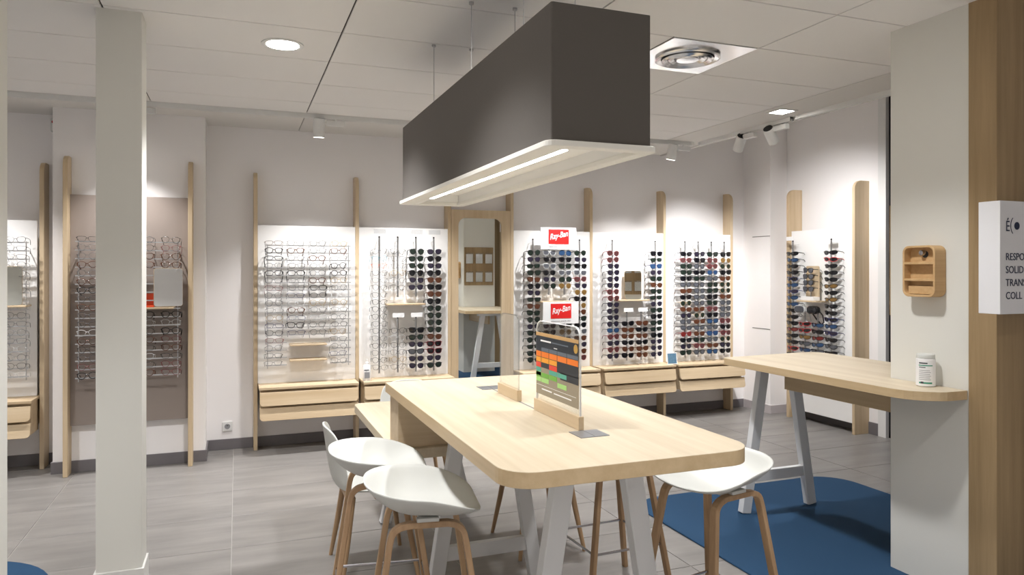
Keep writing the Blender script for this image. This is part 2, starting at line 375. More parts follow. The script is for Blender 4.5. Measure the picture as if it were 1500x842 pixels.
# air diffuser
a = thing('air_diffuser', 'square polished metal ceiling air diffuser with round rings', 'air diffuser', (2.567, 3.719, CZ))
part('face_plate', box(-.285, .285, -.29, .29, -.002, .01), 'polished_steel', a, bevel=.002)
for r0, dz in ((.19, -.02), (.15, -.03), (.11, -.024)):
    part('ring', lathe([(r0, -.002), (r0 + .006, dz * .7), (r0 - .006, dz), (r0 - .03, dz * .55), (r0 - .034, -.002)], 40), 'polished_steel', a, smooth=True)
part('centre_disc', lathe([(.07, -.002), (.066, -.02), (.001, -.022)], 32), 'polished_steel', a, smooth=True)
# pendant lamp over the big table
p = thing('pendant_lamp', 'long dark grey box pendant lamp with white lit underside above the table', 'pendant lamp', (1.1735, 3.356, 2.06))
hx, hy = .192, 1.156
part('shade', ring_prism(rrect(-hx, hx, -hy, hy, .006, 2), rrect(-hx + .012, hx - .012, -hy + .012, hy - .012, .004, 2), 2, 0, .467), 'lamp_fabric', p)
part('top_cover', box(-hx + .01, hx - .01, -hy + .01, hy - .01, .45, .455), 'lamp_fabric', p)
part('bottom_frame', ring_prism(rrect(-hx - .022, hx + .022, -hy - .022, hy + .022, .04, 5), rrect(-.128, hx - .03, -hy + .03, hy - .03, .01, 5), 2, -.018, .002), 'lamp_frame', p, bevel=.002, segs=1)
tr = part('light_tray', join(box(-hx + .014, hx - .014, -hy + .014, hy - .014, .05, .058), box(-hx + .014, -hx + .024, -hy + .014, hy - .014, .002, .05), box(hx - .024, hx - .014, -hy + .014, hy - .014, .002, .05), box(-hx + .014, hx - .014, -hy + .014, -hy + .024, .002, .05), box(-hx + .014, hx - .014, hy - .024, hy - .014, .002, .05)), 'lamp_tray', p)
part('strip_housing', box(-.127, -.096, -hy + .03, hy - .03, -.0155, .016), 'lamp_tray', tr)
part('led_strip', prism(rrect(-.1265, -.098, -hy + .06, hy - .42, .013, 4), 2, -.0168, -.0155), 'led_white', tr)
for x in (-.113, .113):
    for y in (-.71, -.03, .68):
        c = part('cable', tube([(x, y, .45), (x, y, CZ - 2.06)], .0022, 6), 'steel', p)
        part('ceiling_cup', lathe([(.012, CZ - 2.06 - .012), (.012, CZ - 2.06)], 10, (x, y, 0)), 'steel', c)

# ------------------------------------------------------------------ eyewear prototypes
def lens_outline(kind, n=16):
    w, h, e, drop = {'round': (.0235, .0225, 2.0, 0), 'rect': (.026, .0165, 3.6, 0), 'panto': (.0245, .0205, 2.4, .12), 'wayfarer': (.0265, .0205, 3.0, .22), 'aviator': (.0275, .0235, 2.3, -.25), 'cat': (.027, .0195, 2.6, .35), 'sport': (.034, .017, 2.2, .3)}[kind]
    pts = []
    for k in range(n):
        a = 2 * PI * k / n; c, s = math.cos(a), math.sin(a)
        x = w * math.copysign(abs(c) ** (2 / e), c); z = h * math.copysign(abs(s) ** (2 / e), s)
        x *= 1 + .18 * (z / h) * (1 if drop >= 0 else -.4); z += drop * .25 * x * (1 if z > 0 else .3)
        pts.append((x, z))
    return pts
KINDS = {}
def eyewear_meshes(kind, frame, lens, thick):
    key = (kind, frame, lens, thick)
    if key in KINDS: return KINDS[key]
    r = .0026 if thick else .0013
    half = {'sport': .036}.get(kind, .0335)
    o = lens_outline(kind); wmax = max(q[0] for q in o); wrap = .006 if kind != 'sport' else .02
    def P3(q, s): x = s * (half + q[0]); return (x, wrap * (abs(x) / .06) ** 2, q[1])
    gs = []
    for s in (-1, 1): gs.append(tube([P3(q, s) for q in o], r, 4, closed=True))
    inner = half - wmax * .97
    gs.append(tube([(-inner, .0003, .004), (0, -.001, .008), (inner, .0003, .004)], r * 1.2, 5))
    ex = half + wmax * 1.0; zt = max(q[1] for q in o) * .55
    gs += [tube([(s * (ex - .003), wrap * 1.1, zt), (s * (ex + .005), wrap + .004, zt), (s * (ex + .006), wrap + .01, zt)], r * 1.3, 4) for s in (-1, 1)]
    fm = mesh('frame_front', join(*gs), 'frame_' + frame, smooth=True)
    lm = {}
    for s in (-1, 1):
        v = [P3((q[0] * .97, q[1] * .97), s) for q in o]; c = (s * half, P3((0, 0), s)[1] - .0025, 0)
        g = (v + [c], [(k, (k + 1) % len(v), len(v)) for k in range(len(v))])
        lm[s] = mesh('lens', g, 'lens_' + lens, smooth='all')
    tm = {}
    for s in (-1, 1):
        path = [(s * (ex + .006), wrap + .008, zt), (s * (ex + .007), .055, zt - .002), (s * (ex + .004), .098, zt - .006), (s * (ex + .001), .118, zt - .018), (s * (ex - .002), .132, zt - .036)]
        tm[s] = mesh('temple', tube(path, [r * 1.2, r * 1.1, r * 1.1, r * 1.3, r * 1.1], 4), 'frame_' + frame, smooth=True)
    KINDS[key] = (fm, lm, tm)
    return KINDS[key]
def eyewear(name, cat, label, group, loc, rz, kind, frame, lens, thick, tilt=0):
    fm, lm, tm = eyewear_meshes(kind, frame, lens, thick)
    o = thing(name, label, cat, loc, rz, group); o.scale = (1.17, 1, 1.2); o.rotation_euler = (tilt, random.uniform(-.05, .05), rz + random.uniform(-.06, .06))
    link('frame_front', fm, o)
    for s in (-1, 1): link('lens', lm[s], o); link('temple', tm[s], o)
    return o
OPT = [('round', 'gold', 0), ('panto', 'black', 0), ('rect', 'black', 0), ('panto', 'tortoise', 1), ('rect', 'gunmetal', 0), ('panto', 'crystal', 0), ('rect', 'burgundy', 0), ('round', 'gunmetal', 0), ('panto', 'grey', 0), ('rect', 'navy', 0), ('wayfarer', 'black', 1), ('rect', 'grey', 0), ('panto', 'gunmetal', 0)]
SUN = [('wayfarer', 'black', 'green', 1), ('round', 'black', 'black', 1), ('aviator', 'gunmetal', 'green', 0), ('panto', 'tortoise', 'brown', 1), ('cat', 'black', 'grey', 1), ('wayfarer', 'black', 'black', 1), ('round', 'gold', 'green', 0), ('cat', 'burgundy', 'rose', 1), ('panto', 'black', 'purple', 1), ('wayfarer', 'tortoise', 'brown', 1), ('rect', 'black', 'black', 1), ('aviator', 'gold', 'brown', 0)]
ADJ = dict(round='round', rect='rectangular', panto='soft oval', wayfarer='angular', aviator='teardrop', cat='upswept', sport='wraparound')
def optical(loc, rz, where, group, spec=None, tilt=0):
    k, f, th = spec or random.choice(OPT)
    eyewear('eyeglasses', 'eyeglasses', '%s %s eyeglasses, %s' % (ADJ[k], f, where), group, loc, rz, k, f, 'clear', th, tilt)
def sunny(loc, rz, where, group, spec=None):
    k, f, l, th = spec or random.choice(SUN)
    eyewear('sunglasses', 'sunglasses', '%s %s sunglasses, %s' % (ADJ[k], (l + '-lensed'), where), group, loc, rz, k, f, l, th, 0)

# ------------------------------------------------------------------ wall display furniture
def fin(name, label, loc, rz, depth, h=2.51, th=.034, mt='oak_z', z0=0):   # local: back at y=0, front at y=-depth
    t = None
    prof = [(0, z0), (-depth, z0)] + [(-depth + .085 * (1 - math.cos(a)) , h - .085 + .085 * math.sin(a)) for a in [k * PI / 16 for k in range(9)]] + [(0, h)]
    o = part(name, prism(prof, 0, -th / 2, th / 2), mt, None, bevel=.004)
    o.location = loc; o.rotation_euler = (0, 0, rz)
    return tag(o, label, 'wooden post', 'oak display posts')
FX = [.156, 1.061, 1.966, 2.628, 3.534, 4.446, 5.352]
FL = ['tall oak display post beside the wall socket', 'tall oak display post between the eyeglass panel and the panel with spray bottle', 'tall oak display post on the eyewear panel side of the tall mirror', 'tall oak display post between the tall mirror and the red logo cards', 'tall oak display post between red logo cards and small tilted mirror', 'tall oak display post behind the small blue picture card', 'tall oak display post in the back corner next to the white casing']
for x, l in zip(FX, FL): fin('display_post', l, (x, YB, 0), 0, .145)
RZR = -PI / 2
fin('display_post', 'tall oak display post on the window wall next to the casing', (X1, 6.34, 0), RZR, .19)
fin('display_post', 'tall oak display post next to the black window', (X1, 5.43, 0), RZR, .19)
fin('display_post', 'tall oak display post on the window wall beyond the near column', (X1, -2.0, 0), RZR, .19)
fin('display_post', 'tall oak display post at the edge of the white pilaster recess', (-1.488, YB, 0), 0, .17)
fin('display_post', 'tall oak display post on the pilaster, edge next to the recess', (-1.258, 6.66, 0), 0, .15, 2.53)
fin('display_post', 'tall oak display post on the pilaster edge nearest the wall socket', (-.362, 6.66, 0), 0, .15, 2.53)

ROWS = [1.80 - .068 * i for i in range(17)]
def board(t, w, z0, z1, mt, y=-.005):
    return part('backboard', box(-w / 2, w / 2, y - .012, y, z0, z1), mt, t, bevel=.0015, segs=1)
def rod(t, x, z0, z1, y, rows, card=None):
    r = part('rod', tube([(x, y + .028, z0), (x, y + .028, z1)], .0088, 8), 'steel', t, smooth=True)
    part('rod_cap', lathe([(.008, 0), (.008, .012), (.001, .014)], 8, (x, y + .028, z1)), 'black_plastic', r)
    for z in (z0 + .03, z1 - .03): part('wall_bracket', tube([(x, y + .028, z), (x, -.017, z)], .003, 6), 'white_metal', r)
    gs = [box(x - .02, x + .02, y + .004, y + .022, z - .004, z) for z in rows]
    if gs: part('nose_rests', join(*gs), 'acrylic_label', r)
    if card: part('card', box(x - .056, x + .056, y - .012, y - .008, z1 + card, z1 + card + .042), 'card_white' if card < .02 else 'acrylic_label', r)
def ledge(t, x0, x1, y, z):
    part('ledge', box(x0, x1, y, -.017, z - .014, z), 'oak_x', t, bevel=.002, segs=1)
def rungs(t, x0, x1, y, zs):
    for z, a, b in zs: part('rung', box(a, b, y - .006, y + .004, z - .0045, z + .0045), 'rung_steel', t)
    for x in (x0 + .02, x1 - .02):
        part('upright', join(tube([(x, y + .012, zs[-1][0] - .03), (x, y + .012, zs[0][0] + .01)], .004, 6), tube([(x, y + .012, zs[1][0]), (x, -.017, zs[1][0])], .004, 6), tube([(x, y + .012, zs[-2][0]), (x, -.017, zs[-2][0])], .004, 6)), 'rung_steel', t, smooth=True)
YP = 6.895                                         # back face plane of the white panels
GY = 6.74 - YP                                     # eyewear plane, local
# --- panel 1 : eyeglasses on rungs
def panel(label, x0, x1, loc, rz, z0=.6, z1=2.03, mt='white_laminate'):
    t = thing('eyewear_display', label, 'display panel', (loc[0], loc[1], 0), rz, 'eyewear display panels')
    board(t, x1 - x0, z0, z1, mt)
    return t
RZ1 = [1.845 - .0668 * i for i in range(17)]
c1 = (FX[0] + FX[1]) / 2; w1 = FX[1] - FX[0] - .036
t = panel('white eyeglass panel with metal rungs and two small oak ledges', -w1 / 2, w1 / 2, (c1, YP), 0)
cols = [.306, .497, .686, .873]
zs = []
for i, z in enumerate(RZ1):
    if i < 13: zs.append((z, -.375, .375))
    else: zs += [(z, -.375, -.19), (z, .19, .375)]
rungs(t, -.375, .375, GY + .012, zs)
ledge(t, -.165, .16, -.15, .955); ledge(t, -.165, .16, -.15, .818)
for i, z in enumerate(RZ1):
    for c, x in enumerate(cols):
        if i >= 13 and c in (1, 2): continue
        spec = [('rect', 'tortoise', 0), ('panto', 'black', 1), ('rect', 'black', 1)][i] if c == 0 and i < 3 else None
        if c == 3 and i in (3, 4): spec = ('round', 'black', 1)
        sp = spec or random.choice(OPT[:13])
        optical((x + random.uniform(-.006, .006), YP + GY - .012, z + .02), 0, '%s rung down, %s column from the wall socket' % (ORD[i], ORD[c]), 'eyeglasses on the first white panel', sp, random.choice((-.06, -.12, -.25, -.45)))
# --- panels with rods
def cell(n): return (FX[n] + FX[n + 1]) / 2, FX[n + 1] - FX[n] - .036
def rod_panel(n, label, rx, full, upper, lower, where, group, spec, card_top=True, ledge_z=1.305, mid=True):
    cx, w = cell(n)
    t = panel(label, -w / 2, w / 2, (cx, YP), 0)
    for c, x in enumerate(rx):
        lx = x - cx; isfull = c in full
        segs = [(0.655, 1.93, list(range(17)))] if isfull else ([(1.37, 1.93, list(range(6)))] if upper else []) + ([(.655, 1.165, list(range(10, 17)) if lower == 7 else list(range(11, 17)))] if lower else [])
        for k, (z0, z1, idx) in enumerate(segs):
            rod(t, lx, z0, z1, GY, [ROWS[i] - .012 for i in idx], card=.035 if (z1 > 1.9 and card_top) else (.012 if z1 < 1.5 else None))
            for q, i in enumerate(idx):
                if isfull: wh = '%s down the %s full rod %s' % (ORD[i], ORD[full.index(c)], where)
                else: wh = '%s down the %s %s short rod %s' % (ORD[q], 'upper' if z1 > 1.5 else 'lower', 'first' if c == min(k2 for k2 in range(4) if k2 not in full) else 'second', where)
                spec(c, i, (x + random.uniform(-.004, .004), YP + GY, ROWS[i]), wh, group)
    if mid: ledge(t, (rx[1] - cx) - .1, (rx[2] - cx) + .09, -.16, ledge_z)
    return t
def spec2(c, i, loc, wh, g):
    if c < 2:
        sp = [('panto', 'gunmetal', 0), ('panto', 'aqua', 0), ('rect', 'coral', 0)][i] if c == 0 and i < 3 else random.choice([('panto', 'black', 0), ('panto', 'gunmetal', 0), ('round', 'gold', 0), ('panto', 'grey', 0), ('panto', 'crystal', 0)] if c == 1 else [('panto', 'black', 0), ('panto', 'gunmetal', 0), ('round', 'black', 0), ('panto', 'grey', 0)])
        optical(loc, 0, wh, g, sp)
    else: sunny(loc, 0, wh, g, ('wayfarer', 'burgundy', 'black', 1) if c == 3 and i in (13, 14) else random.choice([('round', 'black', 'green', 1), ('round', 'black', 'black', 1), ('panto', 'black', 'purple', 0), ('panto', 'black', 'green', 1), ('wayfarer', 'black', 'black', 1), ('panto', 'tortoise', 'brown', 1)] if random.random() < .9 else SUN))
rod_panel(1, 'white panel with four rods of eyeglasses and sunglasses beside tall mirror', [1.249, 1.424, 1.600, 1.775], [0, 3], True, 6, 'beside the tall mirror', 'eyewear on the rods beside the tall mirror', spec2)
def spec3(c, i, loc, wh, g):
    sunny(loc, 0, wh, g, ('aviator', 'gunmetal', 'blue', 0) if (c, i) == (2, 0) else random.choice([('wayfarer', 'black', 'green', 1), ('aviator', 'gunmetal', 'green', 0), ('round', 'black', 'green', 1), ('panto', 'tortoise', 'brown', 1), ('panto', 'gunmetal', 'purple', 0), ('rect', 'black', 'green', 1), ('panto', 'black', 'black', 1), ('round', 'gold', 'amber', 0), ('wayfarer', 'crystal', 'grey', 1), ('panto', 'burgundy', 'rose', 1)] if c > 0 else [('wayfarer', 'black', 'green', 1), ('round', 'black', 'black', 1), ('panto', 'black', 'purple', 0), ('panto', 'tortoise', 'brown', 1), ('rect', 'black', 'green', 1), ('round', 'black', 'green', 1)]))
t3 = rod_panel(3, 'white panel with four rods of sunglasses and two red logo cards', [2.813, 2.989, 3.164, 3.34], [0, 3], True, 6, 'by red cards', 'sunglasses on the rods by the red logo cards', spec3, card_top=False)
def spec4(c, i, loc, wh, g):
    if c == 0: sp = ('cat', 'black', 'blue', 0) if i == 12 else random.choice([('round', 'burgundy', 'rose', 1), ('cat', 'black', 'purple', 1), ('panto', 'black', 'purple', 1), ('round', 'black', 'purple', 1)]) if i > 1 else ('round', 'burgundy', 'rose', 1)
    elif c == 3: sp = ('wayfarer', 'navy', 'blue', 1) if i == 2 else random.choice([('wayfarer', 'black', 'black', 1), ('wayfarer', 'black', 'green', 1), ('rect', 'black', 'green', 1), ('panto', 'tortoise', 'brown', 1), ('panto', 'gunmetal', 'purple', 0)])
    else: sp = random.choice([('cat', 'black', 'black', 1), ('panto', 'tortoise', 'brown', 1), ('wayfarer', 'black', 'black', 1), ('cat', 'tortoise', 'brown', 1), ('panto', 'grey', 'grey', 1)])
    sunny(loc, 0, wh, g, sp)
rod_panel(4, 'white panel with sunglasses rods and a ledge holding small mirror', [3.726, 3.903, 4.079, 4.256], [0, 3], False, 6, 'by small mirror', 'sunglasses on the rods around the small mirror', spec4)
def spec5(c, i, loc, wh, g):
    b = {(2, 3): ('panto', 'navy', 'blue', 0), (2, 11): ('wayfarer', 'black', 'blue', 1), (2, 13): ('wayfarer', 'navy', 'blue', 1), (2, 16): ('wayfarer', 'black', 'blue', 1), (3, 1): ('round', 'gold', 'amber', 0), (0, 13): ('panto', 'burgundy', 'red', 1)}.get((c, i))
    sunny(loc, 0, wh, g, b or random.choice([('wayfarer', 'black', 'black', 1), ('cat', 'black', 'grey', 1), ('cat', 'tortoise', 'brown', 1), ('panto', 'black', 'purple', 1), ('panto', 'burgundy', 'rose', 1), ('wayfarer', 'black', 'green', 1), ('cat', 'black', 'black', 1), ('panto', 'black', 'grey', 1), ('round', 'gold', 'green', 0)]))
rod_panel(5, 'white panel with four full rods of sunglasses in back corner', [4.637, 4.812, 4.987, 5.162], [0, 1, 2, 3], False, 0, 'in corner', 'sunglasses on the rods in the back corner', spec5, mid=False)
# --- right wall panel
PX = X1 - .14
t = thing('eyewear_display', 'white sports eyewear panel on the wall next to black window', 'display panel', (PX, 5.885, 0), RZR, 'eyewear display panels')
board(t, .87, .1, 2.05, 'white_laminate', 0)
SPORT = [('sport', 'black', 'blue'), ('sport', 'black', 'black'), ('sport', 'navy', 'purple'), ('sport', 'black', 'black'), ('sport', 'red', 'black'), ('sport', 'black', 'amber'), ('sport', 'black', 'red'), ('sport', 'black', 'grey'), ('sport', 'black', 'black'), ('sport', 'navy', 'black')]
for c, (y, full) in enumerate([(6.2, 1), (6.02, 0), (5.84, 0), (5.66, 1)]):
    lx = 5.885 - y
    idx = range(17) if full else range(11, 17)
    rod(t, lx, .655, 1.93 if full else 1.165, -.13, [ROWS[i] - .012 for i in idx], card=.012)
    for q, i in enumerate(idx):
        sp = random.choice(SPORT)
        if full: wh = '%s down the %s full rod near window' % (ORD[i], 'casing-side' if c == 0 else 'window-side')
        else: wh = '%s down the lower %s short rod near window' % (ORD[q], 'casing-side' if c == 1 else 'window-side')
        eyewear('sunglasses', 'sunglasses', 'sporty %s-lensed %s sunglasses, %s' % (sp[2], sp[1], wh), 'sport sunglasses on the window wall', (PX - .13, y, ROWS[i]), RZR, sp[0], sp[1], sp[2], 1)
ledge(t, -.16, .12, -.2, 1.305)
# --- pilaster panel and recessed panel
t = panel('taupe eyeglass panel with metal rungs on the pilaster', -.43, .43, (-.81, 6.62), 0, .385, 2.228, 'taupe_laminate')
zs = [(1.85 - .0672 * i, -.375, .375) for i in range(17)]
rungs(t, -.375, .375, -.13, zs)
ledge(t, -.02, .33, -.19, zs[8][0] + .012)
for i, (z, _, _) in enumerate(zs):
    for c, x in enumerate((-1.1, -.7, -.505)):
        if c > 0 and 4 <= i <= 8: continue
        sp = random.choice([('panto', 'black', 1), ('round', 'black', 0), ('panto', 'burgundy', 0), ('panto', 'tortoise', 1), ('panto', 'crystal', 0), ('round', 'gunmetal', 0), ('rect', 'black', 0)])
        optical((x, 6.62 - .145, z + .02), 0, '%s rung down, %s column on taupe panel' % (ORD[i], ('recess-side', 'middle', 'socket-side')[c]), 'eyeglasses on the taupe panel', sp, random.choice((-.05, -.12)))
t = panel('white eyeglass panel in the recess beside the pilaster', -.43, .43, (-1.955, YP), 0)
rungs(t, -.39, .4, GY + .012, [(z, -.39, .4) for z in RZ1])
ledge(t, .1, .39, -.2, 1.345)
for i, z in enumerate(RZ1):
    for c, x in enumerate((-1.64, -1.82)):
        if c and i % 2: continue
        optical((x, YP + GY - .012, z + .02), 0, '%s rung down, %s column of recessed panel' % (ORD[i], ('pilaster-side', 'inner')[c]), 'eyeglasses on the recessed panel', random.choice([('panto', 'black', 0), ('rect', 'gunmetal', 0), ('round', 'grey', 0), ('panto', 'crystal', 0)]), random.choice((-.05, -.2)))
# --- drawer benches
def drawer_bench(x0, x1, label, drawers=True):
    t = thing('drawer_bench', label, 'drawer bench', ((x0 + x1) / 2, YB - .004, 0), 0, 'oak drawer benches')
    h = (x1 - x0) / 2
    part('carcass', box(-h + .012, h - .012, -.345, -.13, .325, .578), 'oak_x', t)
    part('carcass', box(-h + .02, h - .02, -.13, -.01, .36, .578), 'oak_x', t)
    part('bench_top', box(-h, h, -.396, -.012, .578, .6), 'oak_x', t, bevel=.002, segs=1)
    for z0, z1, ya, yb in ((.44, .556, -.372, -.4), (.312, .422, -.366, -.392)):
        out = rrect(-h + .006, h - .006, z0, z1, .03, 5, (1, 1, 0, 0))
        g = prism(out, 1, -.395, -.372)
        # the front leans out a little towards its lower edge, which serves as the grip
        v = [(p[0], p[1] - .022 * (z1 - p[2]) / (z1 - z0) * (1 if p[1] < -.39 else .6) if True else p[1], p[2]) for p in g[0]]
        d = part('drawer', (v, g[1]), 'oak_x', t, bevel=.002, segs=1)
    return t
BX = [(.178, 1.040), (1.078, 1.944)]
drawer_bench(.178, 1.038, 'oak two-drawer wall bench under the first eyeglass panel')
drawer_bench(1.082, 1.945, 'oak two-drawer wall bench beside the tall mirror with spray bottle on it')
drawer_bench(2.65, 3.514, 'oak two-drawer wall bench under the red logo cards')
drawer_bench(3.553, 4.427, 'oak two-drawer wall bench under the small tilted mirror')
drawer_bench(4.465, 5.334, 'oak two-drawer wall bench in the back corner')
drawer_bench(-2.38, -1.508, 'oak two-drawer wall bench in the recess beside the pilaster')
# --- tall wall mirror
t = thing('wall_mirror', 'tall wall mirror with rounded corners in a wide oak frame', 'mirror', (2.297, YB, 0))
o1 = rrect(-.312, .312, .02, 2.225, .001, 6); i1 = rrect(-.24, .218, .1, 2.145, .075, 6)
part('frame', ring_prism(o1, i1, 1, -.145, -.11), 'oak_z', t)
part('mirror_glass', prism(rrect(-.25, .228, .09, 2.155, .075, 6), 1, -.13, -.122), 'mirror_silver', t)
part('back_box', box(-.312, .312, -.11, -.002, .02, 2.2), 'oak_z', t)
# --- small mirrors on ledges
def small_mirror(loc, rz, w, h, label, tilt=-.12, back='oak_z'):
    t = thing('tabletop_mirror', label, 'mirror', loc, rz, 'small rounded mirrors'); t.rotation_euler = (tilt, 0, rz)
    part('back_plate', prism(rrect(-w / 2, w / 2, 0, h, .02, 5), 1, .002, .014), back, t)
    part('mirror_glass', prism(rrect(-w / 2 + .002, w / 2 - .002, .002, h - .002, .02, 5), 1, -.002, .002), 'mirror_silver', t)
small_mirror((4.0, 6.80, 1.306), -.31, .185, .31, 'small rounded tabletop mirror on the oak ledge between sunglasses rods', -.02)
small_mirror((-.52, 6.45, 1.852 - .0672 * 8 + .016), .2, .215, .31, 'small rounded tabletop mirror on the ledge of the taupe panel', 0)
small_mirror((-1.68, 6.70, 1.346), .2, .185, .31, 'small rounded tabletop mirror on the ledge of the recessed panel', -.05)
o = part('eyeglass_tray', join(box(-.075, .075, -.05, .05, 0, .012), box(-.075, .075, .04, .05, .012, .11)), 'orange_plastic', None, bevel=.004); o.location = (-.7, 6.50, zs[8][0] + .0125)
tag(o, 'small orange display stand beside the tabletop mirror on the taupe panel', 'display stand')
t = thing('counter_display', 'small white and oak counter display holding four pairs of sunglasses', 'counter display', (PX - .12, 5.93, 1.306), RZR)
part('base', box(-.09, .09, -.045, .045, 0, .04), 'card_white', t, bevel=.003)
part('back_plate', prism(rrect(-.09, .09, .04, .36, .02, 5, (0, 0, 1, 1)), 1, .03, .042), 'oak_z', t)
part('rod', tube([(0, .01, .04), (0, .01, .34)], .005, 8), 'steel', t)
for k in range(4): eyewear('sunglasses', 'sunglasses', 'black sunglasses, %s down the little rod of the counter display' % ORD[k], 'sunglasses on the counter display', (PX - .15, 5.93, 1.62 - k * .065), RZR, 'wayfarer', 'black', 'grey', 1)
# ski goggles under the ledge
def goggles(y, x, mt_l, mt_s, label):
    t = thing('ski_goggles', label, 'goggles', (x, y, 1.21), RZR)
    o = lens_outline('sport', 20); o = [(q[0] * 2.1, q[1] * 2.3) for q in o]
    sym = [(.075 * math.copysign(abs(math.cos(a)) ** .7, math.cos(a)), .042 * math.copysign(abs(math.sin(a)) ** .7, math.sin(a)) - (.012 if math.sin(a) < 0 and abs(math.cos(a)) < .2 else 0) * -1) for a in [k * PI / 12 for k in range(24)]]
    part('lens', prism([(p[0] * .9, p[1] * .86) for p in sym], 1, -.03, -.012), mt_l, t, bevel=.006)
    part('goggle_frame', ring_prism(sym, [(p[0] * .86, p[1] * .8) for p in sym], 1, -.022, .02), mt_s, t, bevel=.003, segs=1)
    part('strap', tube([(.07, .0, 0), (.095, .03, -.05), (.09, .05, -.12), (.05, .06, -.15), (-.03, .07, -.1), (-.07, .02, 0)], .007, 6), mt_s, t, smooth=True)
goggles(6.02, PX - .16, 'lens_grey', 'frame_crystal', 'clear swimming goggles hanging under the ledge on the window wall')
goggles(5.84, PX - .16, 'lens_black', 'black_plastic', 'black ski goggles hanging under the ledge on the window wall')
# --- logo cards
def logo_card(loc, label, w=.4, h=.225):
    t = thing('logo_card', label, 'sign', loc, 0, 'red logo cards')
    part('card', box(-w / 2, w / 2, -.004, .004, 0, h), 'card_white', t, bevel=.001, segs=1)
    rw, rh = .23, .15
    pl = part('logo_block', box(-rw / 2, rw / 2, -.006, -.004, .055, .055 + rh), 'logo_red', t)
    text('lettering', 'Ray-Ban', .083, 'logo_white', pl, (-.1, -.0072, .098), (PI / 2, -.2, 0), shear=.45, offset=.0008, sx=.76)
    text('small_print', 'GENUINE SINCE 1937', .019, 'print_grey', t, (0, -.0055, .022), (PI / 2, 0, 0), align='CENTER', sx=1.25)
logo_card((3.085, 6.735, 1.835), 'white card with red script logo above the sunglasses rods')
logo_card((3.095, 6.70, 1.035 + .04), 'white card with red script logo standing halfway down the sunglasses rods')

# ------------------------------------------------------------------ wall details
t = thing('wall_socket', 'white electrical wall socket above the skirting', 'socket', (-.082, YB, .209))
part('plate', box(-.042, .042, -.012, -.0005, -.042, .042), 'white_metal', t, bevel=.003)
part('recess_ring', xf(lathe([(.024, 0), (.024, .003), (.019, .004), (.018, .001)], 20), Matrix.Translation((0, -.012, 0)) @ Matrix.Rotation(PI / 2, 4, 'X')), 'print_grey', t)
part('pin', xf(lathe([(.004, 0), (.004, .006)], 8), Matrix.Translation((0, -.012, .008)) @ Matrix.Rotation(PI / 2, 4, 'X')), 'black_plastic', t)
t = thing('motion_sensor', 'small white sensor with red dot high in the recess corner', 'sensor', (-1.42, YB - .002, 2.86))
part('housing', box(-.035, .035, -.05, 0, -.08, .03), 'white_metal', t, bevel=.006)
part('red_light', xf(lathe([(.012, 0), (.01, .004)], 12), Matrix.Translation((-.012, -.05, 0)) @ Matrix.Rotation(PI / 2, 4, 'X')), 'red_dot', t)
# organizer on the column
t = thing('wall_organizer', 'rounded oak organizer with three trays mounted on the white column', 'organizer', (3.33, 2.693, 1.49), -PI / 2)
W2, H2, D2 = .0935, .262, .08                       # local: front at y=-D2, width along x
so = rrect(-W2, W2, 0, H2, .036, 6); si = rrect(-W2 + .011, W2 - .011, .011, H2 - .011, .027, 6)
part('shell', ring_prism(so, si, 1, -D2, -.001), 'organizer_oak', t, bevel=.0015, segs=1)
part('back_plate', prism(si, 1, -.035, -.002), 'organizer_oak', t)
for z in (.087, .172): part('shelf', box(-W2 + .01, W2 - .01, -D2 + .001, -.03, z - .006, z + .006), 'organizer_oak', t, bevel=.001, segs=1)
part('inner_lip', box(-W2 + .02, W2 - .02, -.06, -.034, .014, .055), 'organizer_oak', t)
k = part('knob', xf(lathe([(.014, 0), (.015, .02), (.012, .026), (.001, .027)], 16), Matrix.Translation((.0, -.036, .225)) @ Matrix.Rotation(PI / 2, 4, 'X')), 'chrome', t, smooth=True)
part('hole', xf(lathe([(.018, 0), (.018, .002)], 16), Matrix.Translation((.004, -.0345, .218)) @ Matrix.Rotation(PI / 2, 4, 'X')), 'black_plastic', t)
# sign on the oak trim
t = thing('wall_sign', 'white box sign with dark blue capitals on the oak panel', 'sign', (3.2, 2.338, 1.428))
part('sign_box', box(0, .52, -.102, -.001, 0, .512), 'sign_white', t, bevel=.0015, segs=1)
R90 = (PI / 2, 0, 0)
text('lettering', '\u00c9', .068, 'print_navy', t, (.035, -.1035, .375), R90, sx=.8)
arc = [(.098 - .0 + .03 * -math.cos(a), .4 + .042 * math.sin(a)) for a in [-1.0 + k * .2 for k in range(11)]]
part('logo_arc', join(*[bar([(x, -.1035, z) for x, z in arc], .003, .0012, (0, 1, 0))]), 'print_navy', t)
part('logo_dot', xf(lathe([(.0175, 0), (.0175, .001)], 24), Matrix.Translation((.11, -.1025, .4)) @ Matrix.Rotation(PI / 2, 4, 'X')), 'print_navy', t)
for i, s in enumerate(('RESPO', 'SOLID', 'TRANS', 'COLL')):
    text('lettering', s, .047, 'print_navy', t, (.035, -.1035, .244 - i * .0586), R90, sx=.92)
# acrylic-pocket board on the far side of the column (seen in the tall mirror)
t = thing('pocket_board', 'oak board with clear leaflet pockets on the back of the white column', 'board', (3.58, 2.931, 1.38), PI)
part('board', box(-.24, .24, -.016, -.001, 0, .6), 'door_oak', t, bevel=.002, segs=1)
for r, z in ((0, .05), (1, .34)):
    for x in (-.16, 0, .16):
        part('leaflet', box(x - .055, x + .055, -.024, -.021, z + .006, z + .15), 'lamp_frame', t)
        part('pocket', join(box(x - .06, x + .06, -.034, -.031, z, z + .17), box(x - .06, x + .06, -.031, -.016, z, z + .004)), 'acrylic_label', t)

